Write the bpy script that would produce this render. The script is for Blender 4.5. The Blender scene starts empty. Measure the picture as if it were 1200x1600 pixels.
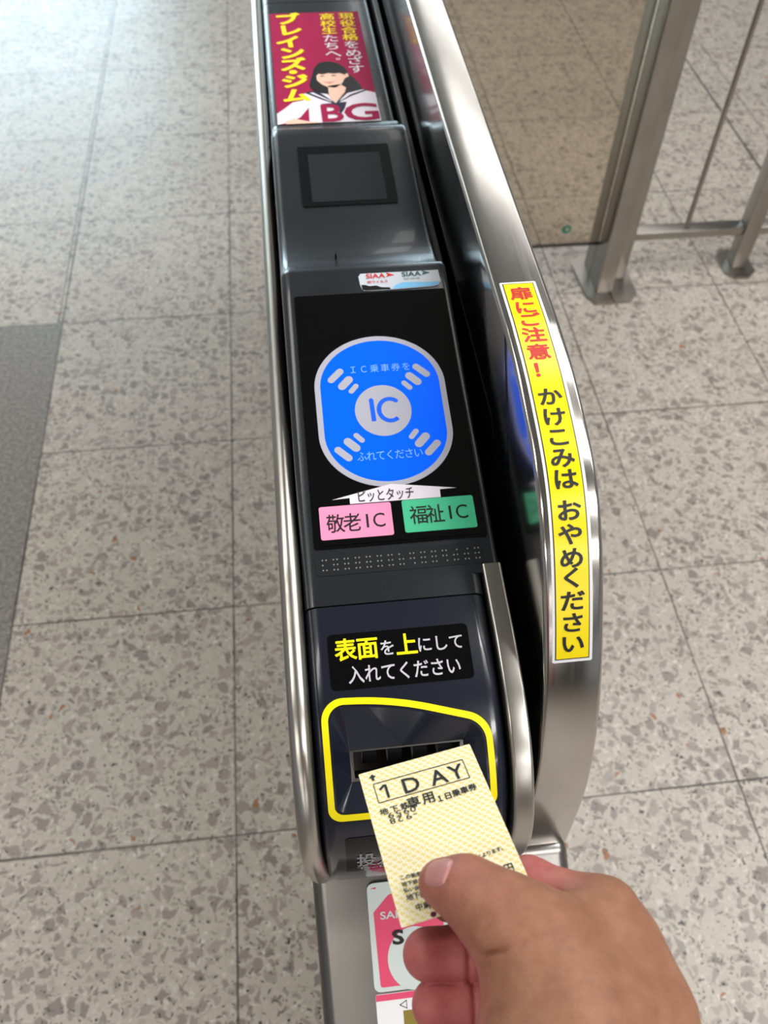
import bpy, bmesh, math, random
import numpy as np
from mathutils import Vector, Matrix

scene = bpy.context.scene
COL = scene.collection

# ------------------------------------------------------------------ camera
cam_d = bpy.data.cameras.new('camera')
cam = bpy.data.objects.new('camera', cam_d)
COL.objects.link(cam)
RIGHT = Vector((0.9934, -0.1132, 0.0172))
DOWN = Vector((-0.0789, -0.7853, -0.6141))
FWD = Vector((0.0830, 0.6087, -0.7890))
RIGHT.normalize()
FWD = (FWD - RIGHT * FWD.dot(RIGHT)).normalized()
UP = RIGHT.cross(FWD)
cam.matrix_world = Matrix(((RIGHT.x, UP.x, -FWD.x, 0.0), (RIGHT.y, UP.y, -FWD.y, 0.0),
                           (RIGHT.z, UP.z, -FWD.z, 1.515), (0, 0, 0, 1)))
cam_d.sensor_fit = 'VERTICAL'
cam_d.sensor_height = 36.0
cam_d.sensor_width = 27.0
cam_d.lens = 1375.0 / 1600.0 * 36.0
cam_d.clip_start = 0.01
cam_d.dof.use_dof = True
cam_d.dof.focus_distance = 0.52
cam_d.dof.aperture_fstop = 12.0
scene.camera = cam

# ------------------------------------------------------------------ exposure, world, lamps
scene.view_settings.view_transform = 'Standard'
scene.view_settings.look = 'None'
scene.view_settings.gamma = 1.0
scene.view_settings.use_curve_mapping = False
scene.view_settings.exposure = 0.0

world = bpy.data.worlds.new('concourse')
scene.world = world
world.use_nodes = True
bgn = world.node_tree.nodes['Background']
bgn.inputs[0].default_value = (0.90, 0.95, 1.0, 1)
bgn.inputs[1].default_value = 0.30


def area(name, loc, size, power, color=(1, 1, 1), target=None):
    d = bpy.data.lights.new(name, 'AREA')
    d.shape = 'RECTANGLE'
    d.size, d.size_y = size
    d.energy = power
    d.color = color
    o = bpy.data.objects.new(name, d)
    COL.objects.link(o)
    o.location = loc
    if target is not None:
        o.rotation_euler = (Vector(target) - Vector(loc)).to_track_quat('-Z', 'Y').to_euler()
    return o


CEIL = 3.1
LAMP = (1.0, 0.96, 0.90)
for ly, lw, pr, pl in ((6.05, 1.5, 27, 18), (4.05, 0.85, 16, 10), (1.75, 0.60, 34, 26), (0.60, 0.28, 40, 16), (-0.95, 0.30, 46, 18),
                       (-2.6, 0.3, 34, 18), (-5.0, 0.5, 44, 40), (-8.5, 0.7, 36, 36), (-13.0, 0.9, 36, 36)):
    near = 0.25 if -1 < ly < 1 else 0.0
    area('ceiling_lamp', (1.62 + near, ly, CEIL - 0.06), (1.85, lw), pr, (1.0, 0.98, 0.96))
    area('ceiling_lamp', (-1.62 - near, ly, CEIL - 0.06), (1.85, lw), pl, LAMP)
# daylight coming down an entrance at the far left, bluish
area('entrance_daylight', (-2.1, 7.6, 1.6), (2.4, 2.4), 165, (0.66, 0.88, 1.0), (-0.8, 2.6, 0.0))


# ------------------------------------------------------------------ materials
def srgb(r, g, b):
    f = lambda c: (c / 255.0) / 12.92 if c / 255.0 <= 0.04045 else ((c / 255.0 + 0.055) / 1.055) ** 2.4
    return (f(r), f(g), f(b), 1.0)


def mat(name, color, rough=0.5, metal=0.0, spec=0.5, coat=0.0, emit=None, emit_s=0.0):
    m = bpy.data.materials.new(name)
    m.use_nodes = True
    b = m.node_tree.nodes['Principled BSDF']
    b.inputs['Base Color'].default_value = color
    b.inputs['Roughness'].default_value = rough
    b.inputs['Metallic'].default_value = metal
    b.inputs['Specular IOR Level'].default_value = spec
    b.inputs['Coat Weight'].default_value = coat
    b.inputs['Coat Roughness'].default_value = 0.06
    if emit:
        b.inputs['Emission Color'].default_value = emit
        b.inputs['Emission Strength'].default_value = emit_s
    return m


class NT:
    def __init__(self, m):
        self.t = m.node_tree
        self.b = self.t.nodes['Principled BSDF']

    def n(self, typ, **kw):
        x = self.t.nodes.new(typ)
        for k, v in kw.items():
            setattr(x, k, v)
        return x

    def l(self, a, b):
        self.t.links.new(a, b)

    def val(self, sock, v):
        if hasattr(v, 'links') or hasattr(v, 'is_linked'):
            self.l(v, sock)
        else:
            sock.default_value = v

    def math(self, op, a, b=0.0, c=0.0, clamp=False):
        x = self.n('ShaderNodeMath', operation=op, use_clamp=clamp)
        self.val(x.inputs[0], a)
        self.val(x.inputs[1], b)
        self.val(x.inputs[2], c)
        return x.outputs[0]

    def mix(self, f, a, b):
        x = self.n('ShaderNodeMix', data_type='RGBA')
        self.val(x.inputs[0], f)
        self.val(x.inputs[6], a)
        self.val(x.inputs[7], b)
        return x.outputs[2]

    def noise(self, vec, scale, detail=2.0, rough=0.5):
        x = self.n('ShaderNodeTexNoise')
        if vec is not None:
            self.l(vec, x.inputs['Vector'])
        x.inputs['Scale'].default_value = scale
        x.inputs['Detail'].default_value = detail
        x.inputs['Roughness'].default_value = rough
        return x

    def ramp(self, fac, lo, hi):
        x = self.n('ShaderNodeMapRange', clamp=True)
        self.l(fac, x.inputs[0])
        x.inputs[1].default_value = lo
        x.inputs[2].default_value = hi
        return x.outputs[0]

    def bump(self, h, strength, dist):
        x = self.n('ShaderNodeBump')
        self.l(h, x.inputs['Height'])
        x.inputs['Strength'].default_value = strength
        x.inputs['Distance'].default_value = dist
        self.l(x.outputs[0], self.b.inputs['Normal'])


def steel(name, base, rough, stretch=(60, 6, 6), bump=0.15):
    m = mat(name, base, rough, 1.0)
    t = NT(m)
    tc = t.n('ShaderNodeTexCoord')
    mp = t.n('ShaderNodeMapping')
    t.l(tc.outputs['Object'], mp.inputs[0])
    mp.inputs['Scale'].default_value = stretch
    n = t.noise(mp.outputs[0], 30.0, 4.0, 0.65)
    r = t.n('ShaderNodeMapRange')
    t.l(n.outputs[0], r.inputs[0])
    r.inputs[3].default_value = rough - 0.05
    r.inputs[4].default_value = rough + 0.05
    t.l(r.outputs[0], t.b.inputs['Roughness'])
    n2 = t.noise(tc.outputs['Object'], 14.0, 3.0)
    col = t.mix(t.ramp(n2.outputs[0], 0.35, 0.7), base, tuple(c * 0.86 for c in base[:3]) + (1,))
    t.l(col, t.b.inputs['Base Color'])
    t.bump(n.outputs[0], bump, 0.00012)
    return m


def plastic(name, base, rough, coat=0.0, spec=0.5):
    m = mat(name, base, rough, 0.0, spec, coat)
    t = NT(m)
    tc = t.n('ShaderNodeTexCoord')
    n = t.noise(tc.outputs['Object'], 1500.0, 2.0)
    s = t.noise(tc.outputs['Object'], 22.0, 5.0, 0.7)
    r = t.n('ShaderNodeMapRange')
    t.l(s.outputs[0], r.inputs[0])
    r.inputs[3].default_value = rough - 0.01
    r.inputs[4].default_value = rough + 0.02
    t.l(r.outputs[0], t.b.inputs['Roughness'])
    return m


STEEL = steel('brushed_steel', (0.60, 0.575, 0.54, 1), 0.17, (14, 0.4, 0.7), 0.0)
STEEL_MIRROR = steel('polished_steel_wall', (0.46, 0.45, 0.44, 1), 0.16, (4, 1, 1), 0.0)
STEEL_RAIL = steel('polished_steel', (0.52, 0.50, 0.46, 1), 0.30, (10, 1, 1), 0.05)
STEEL_CAB = steel('scratched_steel', (0.27, 0.255, 0.24, 1), 0.30, (12, 1.0, 1.0), 0.0)
STEEL_POST = steel('satin_steel', (0.36, 0.335, 0.305, 1), 0.33, (10, 10, 1), 0.03)
GREY = plastic('charcoal_plastic', srgb(31, 35, 40), 0.27, 0.2)
NAVY = plastic('navy_plastic', srgb(25, 29, 42), 0.22, 0.3)
BLACK = mat('black_gloss', srgb(8, 8, 10), 0.12, 0, 0.35)
BLACKM = mat('black_matt', srgb(9, 9, 10), 0.55, 0, 0.25)
SCREEN = mat('dark_screen', srgb(40, 42, 45), 0.14, 0, 0.4)
WINDOW = mat('black_acrylic', srgb(5, 5, 6), 0.10, 0, 0.4)
FRAME_BLACK = mat('screen_bezel', srgb(14, 16, 18), 0.2, 0, 0.35)
YEL = mat('yellow_vinyl', srgb(255, 236, 0), 0.35)
YELSIGN = mat('yellow_sign', srgb(250, 226, 10), 0.25, 0, 0.4)
WHITE = mat('white_vinyl', srgb(235, 235, 238), 0.35)
RED = mat('red_print', srgb(205, 25, 28), 0.4)
INK = mat('black_ink', srgb(16, 16, 20), 0.45)
SILVER = mat('silver_print', srgb(196, 196, 204), 0.4)
PINK = mat('pink_sticker', srgb(247, 150, 190), 0.35)
GREEN = mat('green_sticker', srgb(72, 196, 148), 0.35)
LIGHTBLUE = mat('light_blue_print', srgb(120, 190, 235), 0.35)
MAGENTA = mat('poster_magenta', srgb(156, 2, 68), 0.5, 0, 0.25)
PYEL = mat('poster_yellow', srgb(255, 228, 30), 0.35)
PWHITE = mat('poster_white', srgb(232, 226, 236), 0.35)
HAIR = mat('poster_hair', srgb(18, 15, 17), 0.35)
FACE = mat('poster_skin', srgb(240, 200, 178), 0.35)
LIP = mat('poster_lip', srgb(205, 110, 110), 0.35)
NAVYP = mat('poster_navy', srgb(28, 30, 54), 0.35)
MARK_BLUE = mat('lit_blue_mark', srgb(0, 84, 225), 0.25, 0, 0.25, 0, srgb(0, 92, 255), 0.50)
MARK_RING = mat('lit_grey_ring', srgb(165, 166, 178), 0.3, 0, 0.3, 0, srgb(180, 182, 195), 0.16)
MARK_TEXT = mat('lit_mark_text', srgb(110, 165, 240), 0.3, 0, 0.3, 0, srgb(120, 175, 250), 0.3)
MARK_INK = mat('mark_blue_ink', srgb(20, 90, 225), 0.35, 0, 0.3, 0, srgb(0, 90, 240), 0.3)
BRAILLE = mat('braille_clear', srgb(30, 34, 38), 0.28)
DOTS = mat('braille_dot', srgb(140, 138, 128), 0.35)
CARD_WHITE = mat('card_grey_white', srgb(206, 216, 214), 0.3)
CARD_PINK = mat('card_pink', srgb(226, 74, 112), 0.3)
OLIVE = mat('olive_print', srgb(136, 118, 40), 0.4)
TEAL = mat('teal_print', srgb(0, 120, 96), 0.4)
PURPLE = mat('purple_print', srgb(90, 30, 52), 0.4)
STICKY = mat('torn_sticker_white', srgb(196, 204, 214), 0.35)
GREENINK = mat('dark_green_ink', srgb(40, 92, 88), 0.4)


# ------------------------------------------------------------------ object helpers
def link(name, me, m, parent=None):
    o = bpy.data.objects.new(name, me)
    COL.objects.link(o)
    if m is not None and len(me.materials) == 0:
        me.materials.append(m)
    if parent is not None:
        o.parent = parent
        o.matrix_parent_inverse = parent.matrix_basis.inverted()
    return o


def obj(name, bm, m, parent=None, smooth=None, recalc=True):
    if recalc:
        bmesh.ops.recalc_face_normals(bm, faces=bm.faces[:])
    me = bpy.data.meshes.new(name)
    bm.to_mesh(me)
    bm.free()
    if smooth is not None:
        for p in me.polygons:
            p.use_smooth = True
        me.set_sharp_from_angle(angle=math.radians(smooth))
    return link(name, me, m, parent)


def tag(o, label=None, cat=None, group=None, kind=None):
    if label:
        o['label'] = label
    if cat:
        o['category'] = cat
    if group:
        o['group'] = group
    if kind:
        o['kind'] = kind
    return o


def empty(name, loc):
    o = bpy.data.objects.new(name, None)
    o.empty_display_size = 0.05
    COL.objects.link(o)
    o.location = loc
    return o


def add_box(bm, x0, x1, y0, y1, z0, z1, bev=0.0, seg=3):
    r = bmesh.ops.create_cube(bm, size=1.0)
    vs = r['verts']
    for v in vs:
        v.co = Vector(((x0 + x1) / 2 + v.co.x * (x1 - x0), (y0 + y1) / 2 + v.co.y * (y1 - y0), (z0 + z1) / 2 + v.co.z * (z1 - z0)))
    if bev > 0:
        es = list({e for v in vs for e in v.link_edges})
        bmesh.ops.bevel(bm, geom=es, offset=bev, segments=seg, affect='EDGES', profile=0.5)
    return bm


def box(name, dims, m, parent=None, bev=0.0, seg=3):
    bm = bmesh.new()
    add_box(bm, *dims, bev=bev, seg=seg)
    return obj(name, bm, m, parent, 40 if bev else None)


# ------------------------------------------------------------------ profiles (Y, Z) of the gate, swept along X
def cr(P, n=12):
    P = np.array(P, float)
    out = []
    Q = np.vstack([2 * P[0] - P[1], P, 2 * P[-1] - P[-2]])
    for i in range(1, len(Q) - 2):
        p0, p1, p2, p3 = Q[i - 1:i + 3]
        for k in range(n):
            t = k / n
            out.append(.5 * ((2 * p1) + (p2 - p0) * t + (2 * p0 - 5 * p1 + 4 * p2 - p3) * t * t + (3 * p1 - p0 - 3 * p2 + p3) * t ** 3))
    out.append(P[-1])
    return np.array(out)


FRONT = cr([(.186, .852), (.172, .885), (.166, .935), (.172, .969), (.194, .999), (.227, 1.018), (.262, 1.028), (.298, 1.034)])
IC = np.array([(.298, 1.034), (.312, 1.037), (.565, 1.089)])
DISP = np.array([(.575, 1.068), (.61, 1.069), (.79, 1.082)])
AD = np.array([(.80, 1.062), (1.9, 1.062)])
GUARD = cr([(2., 1.144), (.7, 1.144), (.47, 1.144), (.42, 1.143), (.377, 1.138), (.326, 1.124), (.292, 1.102), (.26, 1.067),
            (.231, 1.025), (.212, .985), (.197, .93), (.190, .848)])[::-1]
CABF = np.array([(.0245, .722), (.178, .85)])      # sloping front of the lower cabinet, top edge last


class Surf:
    """developable surface: a (Y,Z) profile swept along X; (u, s, h) = X, arc length, height along the outward normal"""

    def __init__(self, P, curved=False, s_off=0.0):
        self.P = np.array(P, float)
        d = np.diff(self.P, axis=0)
        L = np.hypot(d[:, 0], d[:, 1])
        self.s = np.concatenate([[0], np.cumsum(L)])
        tn = d / L[:, None]
        seg = np.stack([-tn[:, 1], tn[:, 0]], 1)
        vn = np.vstack([seg[:1], seg[:-1] + seg[1:], seg[-1:]])
        self.vn = vn / np.linalg.norm(vn, axis=1)[:, None]
        self.segn = seg
        self.curved = curved
        self.s_off = s_off

    def __call__(self, u, s, h=0.0):
        s = s + self.s_off
        y = np.interp(s, self.s, self.P[:, 0])
        z = np.interp(s, self.s, self.P[:, 1])
        if s < self.s[0]:
            y, z = self.P[0] - (self.s[0] - s) * (self.P[1] - self.P[0]) / self.s[1]
        if s > self.s[-1]:
            e = (self.P[-1] - self.P[-2])
            y, z = self.P[-1] + (s - self.s[-1]) * e / np.hypot(*e)
        if self.curved:
            ny = np.interp(s, self.s, self.vn[:, 0])
            nz = np.interp(s, self.s, self.vn[:, 1])
        else:
            i = min(max(int(np.searchsorted(self.s, s)) - 1, 0), len(self.segn) - 1)
            ny, nz = self.segn[i]
        l = math.hypot(ny, nz)
        return Vector((u, y + ny / l * h, z + nz / l * h))


S_FRONT = Surf(FRONT, True)
S_IC = Surf(IC)
S_DISP = Surf(DISP)
S_AD = Surf(AD)
S_GUARD = Surf(GUARD, True)
S_CAB = Surf(CABF)


class Plane:
    """flat frame: origin, x axis, y axis"""
    curved = False

    def __init__(self, o, x, y):
        self.o, self.x, self.y = Vector(o), Vector(x).normalized(), Vector(y).normalized()
        self.n = self.x.cross(self.y).normalized()

    def __call__(self, u, s, h=0.0):
        return self.o + self.x * u + self.y * s + self.n * h


def shell(prof, x0, x1, r, thick, nseg=4, rr=None):
    """slab that follows a profile, with rounded left and right edges"""
    rr = r if rr is None else rr
    S = Surf(prof, True)
    sec = [(x0, -thick), (x0, -r)]
    for k in range(1, nseg + 1):
        a = k / nseg * math.pi / 2
        sec.append((x0 + r - r * math.cos(a), -r + r * math.sin(a)))
    for k in range(nseg + 1):
        a = k / nseg * math.pi / 2
        sec.append((x1 - rr + rr * math.sin(a), -rr + rr * math.cos(a)))
    sec.append((x1, -thick))
    bm = bmesh.new()
    rows = []
    for i in range(len(S.P)):
        n = S.vn[i]
        rows.append([bm.verts.new((x, S.P[i, 0] + n[0] * h, S.P[i, 1] + n[1] * h)) for x, h in sec])
    for a, b in zip(rows[:-1], rows[1:]):
        for k in range(len(sec)):
            k2 = (k + 1) % len(sec)
            bm.faces.new((a[k], a[k2], b[k2], b[k]))
    bm.faces.new(rows[0])
    bm.faces.new(rows[-1][::-1])
    return bm


def roundpoly(pts, rad, n=6):
    """polygon with rounded corners"""
    out = []
    m = len(pts)
    if not hasattr(rad, '__len__'):
        rad = [rad] * m
    for i in range(m):
        p0, p, p1 = Vector(pts[i - 1]), Vector(pts[i]), Vector(pts[(i + 1) % m])
        a, b = (p0 - p).normalized(), (p1 - p).normalized()
        ang = a.angle(b)
        t = rad[i] / math.tan(ang / 2)
        if rad[i] <= 0:
            out.append(tuple(p))
            continue
        s, e = p + a * t, p + b * t
        c = p + (a + b).normalized() * (rad[i] / math.sin(ang / 2))
        v0, v1 = s - c, e - c
        tot = v0.angle_signed(v1)
        for k in range(n + 1):
            q = Matrix.Rotation(-tot * k / n, 2) @ v0 + c
            out.append(tuple(q))
    return out


def dense(pts, step=0.003):
    out = []
    for i in range(len(pts)):
        a, b = Vector(pts[i]), Vector(pts[(i + 1) % len(pts)])
        n = max(1, int((b - a).length / step))
        out += [tuple(a.lerp(b, k / n)) for k in range(n)]
    return out


def rect(u0, u1, s0, s1, r=0.0):
    p = [(u0, s0), (u1, s0), (u1, s1), (u0, s1)]
    return roundpoly(p, r) if r > 0 else p


def cut_rows(bm, step):
    """slice a flat mesh along its second axis so that it can bend"""
    for v in bm.verts:
        v.co *= 1000.0
    step *= 1000.0
    vs = [v.co.y for v in bm.verts]
    lo, hi = min(vs), max(vs)
    y = math.floor(lo / step) * step + step
    while y < hi:
        g = bm.verts[:] + bm.edges[:] + bm.faces[:]
        bmesh.ops.bisect_plane(bm, geom=g, plane_co=(0, y, 0), plane_no=(0, 1, 0), dist=1e-4)
        y += step
    for v in bm.verts:
        v.co *= 0.001


def plate(name, S, polys, m, parent, h1=0.0004, h0=0.0, holes=None):
    """thin solid plates on a surface; polys = list of outlines in (u, s)"""
    bm = bmesh.new()
    if not isinstance(polys[0][0], (tuple, list)):
        polys = [polys]
    for poly in polys:
        f = bm.faces.new([bm.verts.new((p[0], p[1], 0)) for p in poly])
        if f.normal.z < 0:
            f.normal_flip()
    for f in bm.faces:
        f.normal_update()
        if f.normal.z < 0:
            f.normal_flip()
    if S.curved:
        cut_rows(bm, 0.003)
    bmesh.ops.triangulate(bm, faces=[f for f in bm.faces if len(f.verts) > 4])
    top = bm.faces[:]
    if h1 > h0:
        r = bmesh.ops.extrude_face_region(bm, geom=top)
        up = [v for v in r['geom'] if isinstance(v, bmesh.types.BMVert)]
        for v in up:
            v.co.z = 1.0
    else:
        for v in bm.verts:
            v.co.z = 1.0
    for v in bm.verts:
        v.co = S(v.co.x, v.co.y, h1 if v.co.z > 0.5 else h0)
    return obj(name, bm, m, parent)


def ring(name, S, outer, inner, m, parent, h=0.0005):
    bm = bmesh.new()
    n = len(outer)
    T = [(bm.verts.new(S(*o, h)), bm.verts.new(S(*i, h)), bm.verts.new(S(*o, 0)), bm.verts.new(S(*i, 0))) for o, i in zip(outer, inner)]
    for k in range(n):
        a, b = T[k], T[(k + 1) % n]
        bm.faces.new((a[0], b[0], b[1], a[1]))
        bm.faces.new((a[0], a[2], b[2], b[0]))
        bm.faces.new((a[1], b[1], b[3], a[3]))
        bm.faces.new((a[2], a[3], b[3], b[2]))
    return obj(name, bm, m, parent)


# ------------------------------------------------------------------ lettering
_glyph = {}


def glyph_mesh(text, bold=0.0):
    key = (text, bold)
    if key not in _glyph:
        cu = bpy.data.curves.new('letters', 'FONT')
        cu.body = text
        cu.size = 1.0
        cu.resolution_u = 3
        cu.offset = bold
        cu.fill_mode = 'BOTH'
        o = bpy.data.objects.new('letters', cu)
        COL.objects.link(o)
        dg = bpy.context.evaluated_depsgraph_get()
        me = bpy.data.meshes.new_from_object(o.evaluated_get(dg))
        bpy.data.objects.remove(o)
        bpy.data.curves.remove(cu)
        v = np.array([tuple(x.co) for x in me.vertices]) if len(me.vertices) else np.zeros((1, 3))
        f = [tuple(p.vertices) for p in me.polygons]
        bpy.data.meshes.remove(me)
        _glyph[key] = (v, f)
    return _glyph[key]


_ref = {}


def em_frame(bold=0.0):
    """bounding box of a full-width character: gives the em square"""
    v, f = glyph_mesh('国', 0.0)
    return v[:, 0].min(), v[:, 0].max(), v[:, 1].min(), v[:, 1].max()


def lettering(name, S, items, m, parent, h=0.0009):
    """items: ('fit', text, u0, u1, s0, s1, rot, bold) stretches the text into the box;
       ('em', char, uc, sc, w, hgt, rot, bold) puts one full-width character on its em square"""
    bm = bmesh.new()
    for it in items:
        kind, text = it[0], it[1]
        rot = it[6] if len(it) > 6 else 0.0
        bold = it[7] if len(it) > 7 else 0.0
        copies = 1
        shear = it[8] if len(it) > 8 else 0.0
        v, f = glyph_mesh(text, min(bold, .008))
        if bold > .008:
            e = bold - .008
            dirs = [(0, 0)] + [(e * math.cos(q * math.pi / 4), e * math.sin(q * math.pi / 4)) for q in range(8)]
            nv = len(v)
            copies = len(dirs)
            f = [tuple(i + q * nv for i in fc) for q in range(len(dirs)) for fc in f]
            v = np.concatenate([v + np.array((dx, dy, 0.0)) for dx, dy in dirs])
        x, y = v[:, 0].copy(), v[:, 1].copy()
        if kind == 'fit':
            u0, u1, s0, s1 = it[2:6]
            w, hh = u1 - u0, s1 - s0
            x = (x - x.min()) / max(x.max() - x.min(), 1e-6) - 0.5
            y = (y - y.min()) / max(y.max() - y.min(), 1e-6) - 0.5
            x, y = x * w, y * hh
            cx, cy = (u0 + u1) / 2, (s0 + s1) / 2
        else:
            cx, cy, w, hh = it[2:6]
            a0, a1, b0, b1 = em_frame()
            x = (x - (a0 + a1) / 2) / (a1 - a0) * w * 0.86
            y = (y - (b0 + b1) / 2) / (b1 - b0) * hh * 0.90
        x = x + y * shear
        c, s = math.cos(rot), math.sin(rot)
        X, Y = x * c - y * s + cx, x * s + y * c + cy
        per = len(X) // copies
        vs = [bm.verts.new((X[i], Y[i], (i // per) * 6e-6)) for i in range(len(X))]
        for q in f:
            if len(set(q)) >= 3:
                try:
                    bm.faces.new([vs[i] for i in q])
                except ValueError:
                    pass
    loose = [v for v in bm.verts if not v.link_faces]
    bmesh.ops.delete(bm, geom=loose, context='VERTS')
    if S.curved:
        cut_rows(bm, 0.003)
    for v in bm.verts:
        v.co = S(v.co.x, v.co.y, h + v.co.z)
    o = obj(name, bm, m, parent, recalc=False)
    # face the letters outwards
    me = o.data
    if len(me.polygons):
        p = max(me.polygons, key=lambda q: q.area)
        c = p.center
        n = S(0.0, 0.05, 1.0) - S(0.0, 0.05, 0.0)
        if p.normal.dot(n) < 0:
            me.flip_normals()
    return o


def vcol(text, u, s0, step, w, h, bold=0.0):
    return [('em', ch, u, s0 - i * step, w, h, 0.0, bold) for i, ch in enumerate(text) if ch != ' ']


def boolean_cut(o, cutter_bm):
    cm = bpy.data.meshes.new('cutter')
    bmesh.ops.recalc_face_normals(cutter_bm, faces=cutter_bm.faces[:])
    cutter_bm.to_mesh(cm)
    cutter_bm.free()
    c = bpy.data.objects.new('cutter', cm)
    COL.objects.link(c)
    md = o.modifiers.new('cut', 'BOOLEAN')
    md.operation = 'DIFFERENCE'
    md.object = c
    md.solver = 'EXACT'
    dg = bpy.context.evaluated_depsgraph_get()
    me = bpy.data.meshes.new_from_object(o.evaluated_get(dg))
    o.modifiers.clear()
    old = o.data
    o.data = me
    bpy.data.objects.remove(c)
    bpy.data.meshes.remove(cm)
    for p in me.polygons:
        p.use_smooth = True
    me.set_sharp_from_angle(angle=math.radians(30))
    bpy.data.meshes.remove(old)


# ------------------------------------------------------------------ floor
def terrazzo():
    m = mat('terrazzo_tiles', (0.5, 0.5, 0.5, 1), 0.3)
    t = NT(m)
    tc = t.n('ShaderNodeTexCoord')
    P = tc.outputs['Object']
    sp = t.n('ShaderNodeSeparateXYZ')
    t.l(P, sp.inputs[0])
    X, Y = sp.outputs[0], sp.outputs[1]
    T = 0.4425
    TY = 0.4545
    gx = t.math('DIVIDE', t.math('SUBTRACT', X, -0.168), T)
    gy = t.math('DIVIDE', t.math('SUBTRACT', Y, 0.505), TY)
    # per tile offset so that chips end at the joints
    cb = t.n('ShaderNodeCombineXYZ')
    t.l(t.math('FLOOR', gx), cb.inputs[0])
    t.l(t.math('FLOOR', gy), cb.inputs[1])
    wn = t.n('ShaderNodeTexWhiteNoise', noise_dimensions='2D')
    t.l(cb.outputs[0], wn.inputs['Vector'])
    sc = t.n('ShaderNodeVectorMath', operation='SCALE')
    t.l(wn.outputs['Color'], sc.inputs[0])
    sc.inputs['Scale'].default_value = 7.0
    ad = t.n('ShaderNodeVectorMath', operation='ADD')
    t.l(P, ad.inputs[0])
    t.l(sc.outputs[0], ad.inputs[1])
    # irregular chip outlines
    nd = t.noise(ad.outputs[0], 55.0, 2.0)
    nd2 = t.n('ShaderNodeVectorMath', operation='SCALE')
    t.l(nd.outputs['Color'], nd2.inputs[0])
    nd2.inputs['Scale'].default_value = 0.024
    ad2 = t.n('ShaderNodeVectorMath', operation='ADD')
    t.l(ad.outputs[0], ad2.inputs[0])
    t.l(nd2.outputs[0], ad2.inputs[1])
    V = ad2.outputs[0]

    def vor(scale, feature='F1'):
        v = t.n('ShaderNodeTexVoronoi', voronoi_dimensions='2D', feature=feature)
        t.l(V, v.inputs['Vector'])
        v.inputs['Scale'].default_value = scale
        return v

    def sep(c):
        s = t.n('ShaderNodeSeparateColor')
        t.l(c, s.inputs[0])
        return s.outputs

    def chips(scale, keep, edge, soft):
        a, e = vor(scale), vor(scale, 'DISTANCE_TO_EDGE')
        c = sep(a.outputs['Color'])
        k = t.math('GREATER_THAN', c[0], keep)
        d = t.ramp(e.outputs['Distance'], edge, edge + soft)
        return t.math('MULTIPLY', k, d), c

    big, cbig = chips(42.0, 0.60, 0.15, 0.05)
    mid, cmid = chips(72.0, 0.50, 0.15, 0.07)
    sml, csml = chips(130.0, 0.55, 0.12, 0.08)
    spk, cspk = chips(270.0, 0.91, 0.10, 0.1)
    blot = t.noise(P, 1.6, 3.0)
    basec = t.mix(t.ramp(blot.outputs[0], 0.3, 0.7), srgb(180, 171, 160), srgb(196, 188, 178))
    fine = t.noise(ad.outputs[0], 180.0, 3.0, 0.7)
    basec = t.mix(t.ramp(fine.outputs[0], 0.3, 0.75), srgb(174, 166, 155), basec)
    col = t.mix(t.math('MULTIPLY', sml, 0.8), basec, t.mix(csml[1], srgb(140, 132, 124), srgb(212, 206, 198)))
    col = t.mix(t.math('MULTIPLY', mid, 0.85), col, t.mix(cmid[1], srgb(120, 112, 105), srgb(178, 170, 160)))
    col = t.mix(t.math('MULTIPLY', big, 0.9), col, t.mix(cbig[1], srgb(122, 113, 108), srgb(156, 146, 139)))
    rust = t.math('MULTIPLY', t.math('GREATER_THAN', cmid[2], 0.99), mid)
    col = t.mix(rust, col, srgb(150, 100, 62))
    col = t.mix(spk, col, srgb(52, 48, 44))

    # joints
    def joint(g, size, w):
        f = t.math('SUBTRACT', t.math('FRACT', t.math('ADD', g, 0.5)), 0.5)
        d = t.math('MULTIPLY', t.math('ABSOLUTE', f), size)
        return t.math('LESS_THAN', d, w)

    jn = t.noise(P, 9.0, 3.0)
    w = t.math('MULTIPLY_ADD', jn.outputs[0], 0.0018, 0.0007)
    jx = joint(gx, T, w)
    jy = joint(gy, TY, w)
    # expansion joint, and the wider joint along the dark granite band
    e1 = t.math('MULTIPLY', t.math('LESS_THAN', t.math('ABSOLUTE', t.math('SUBTRACT', X, 1.506)), 0.004), t.math('GREATER_THAN', Y, 2.3))
    e2 = t.math('LESS_THAN', t.math('ABSOLUTE', t.math('SUBTRACT', X, -0.6)), 0.0022)
    ew = t.math('MULTIPLY_ADD', jn.outputs[0], 0.003, 0.0008)
    e3 = t.math('MULTIPLY', t.math('LESS_THAN', t.math('ABSOLUTE', t.math('SUBTRACT', Y, 0.505)), ew), t.math('LESS_THAN', X, -0.2))
    j = t.math('MAXIMUM', t.math('MAXIMUM', jx, jy), t.math('MAXIMUM', e1, t.math('MAXIMUM', e2, e3)))
    jt = t.ramp(t.noise(P, 3.1, 2.0).outputs[0], 0.30, 0.62)
    col = t.mix(t.math('MULTIPLY', j, t.math('MULTIPLY_ADD', jt, 0.40, 0.6)), col, srgb(40, 37, 33))
    # dark granite band at the left
    g1 = t.noise(P, 120.0, 5.0, 0.9)
    gran = t.mix(t.ramp(g1.outputs[0], 0.35, 0.65), srgb(58, 55, 52), srgb(158, 152, 145))
    isg = t.math('MULTIPLY', t.math('LESS_THAN', X, -0.602), t.math('LESS_THAN', Y, 1.868))
    col = t.mix(isg, col, gran)
    t.l(col, t.b.inputs['Base Color'])
    rn = t.noise(P, 5.0, 4.0, 0.65)
    r = t.n('ShaderNodeMapRange')
    t.l(rn.outputs[0], r.inputs[0])
    r.inputs[3].default_value = 0.30
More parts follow.
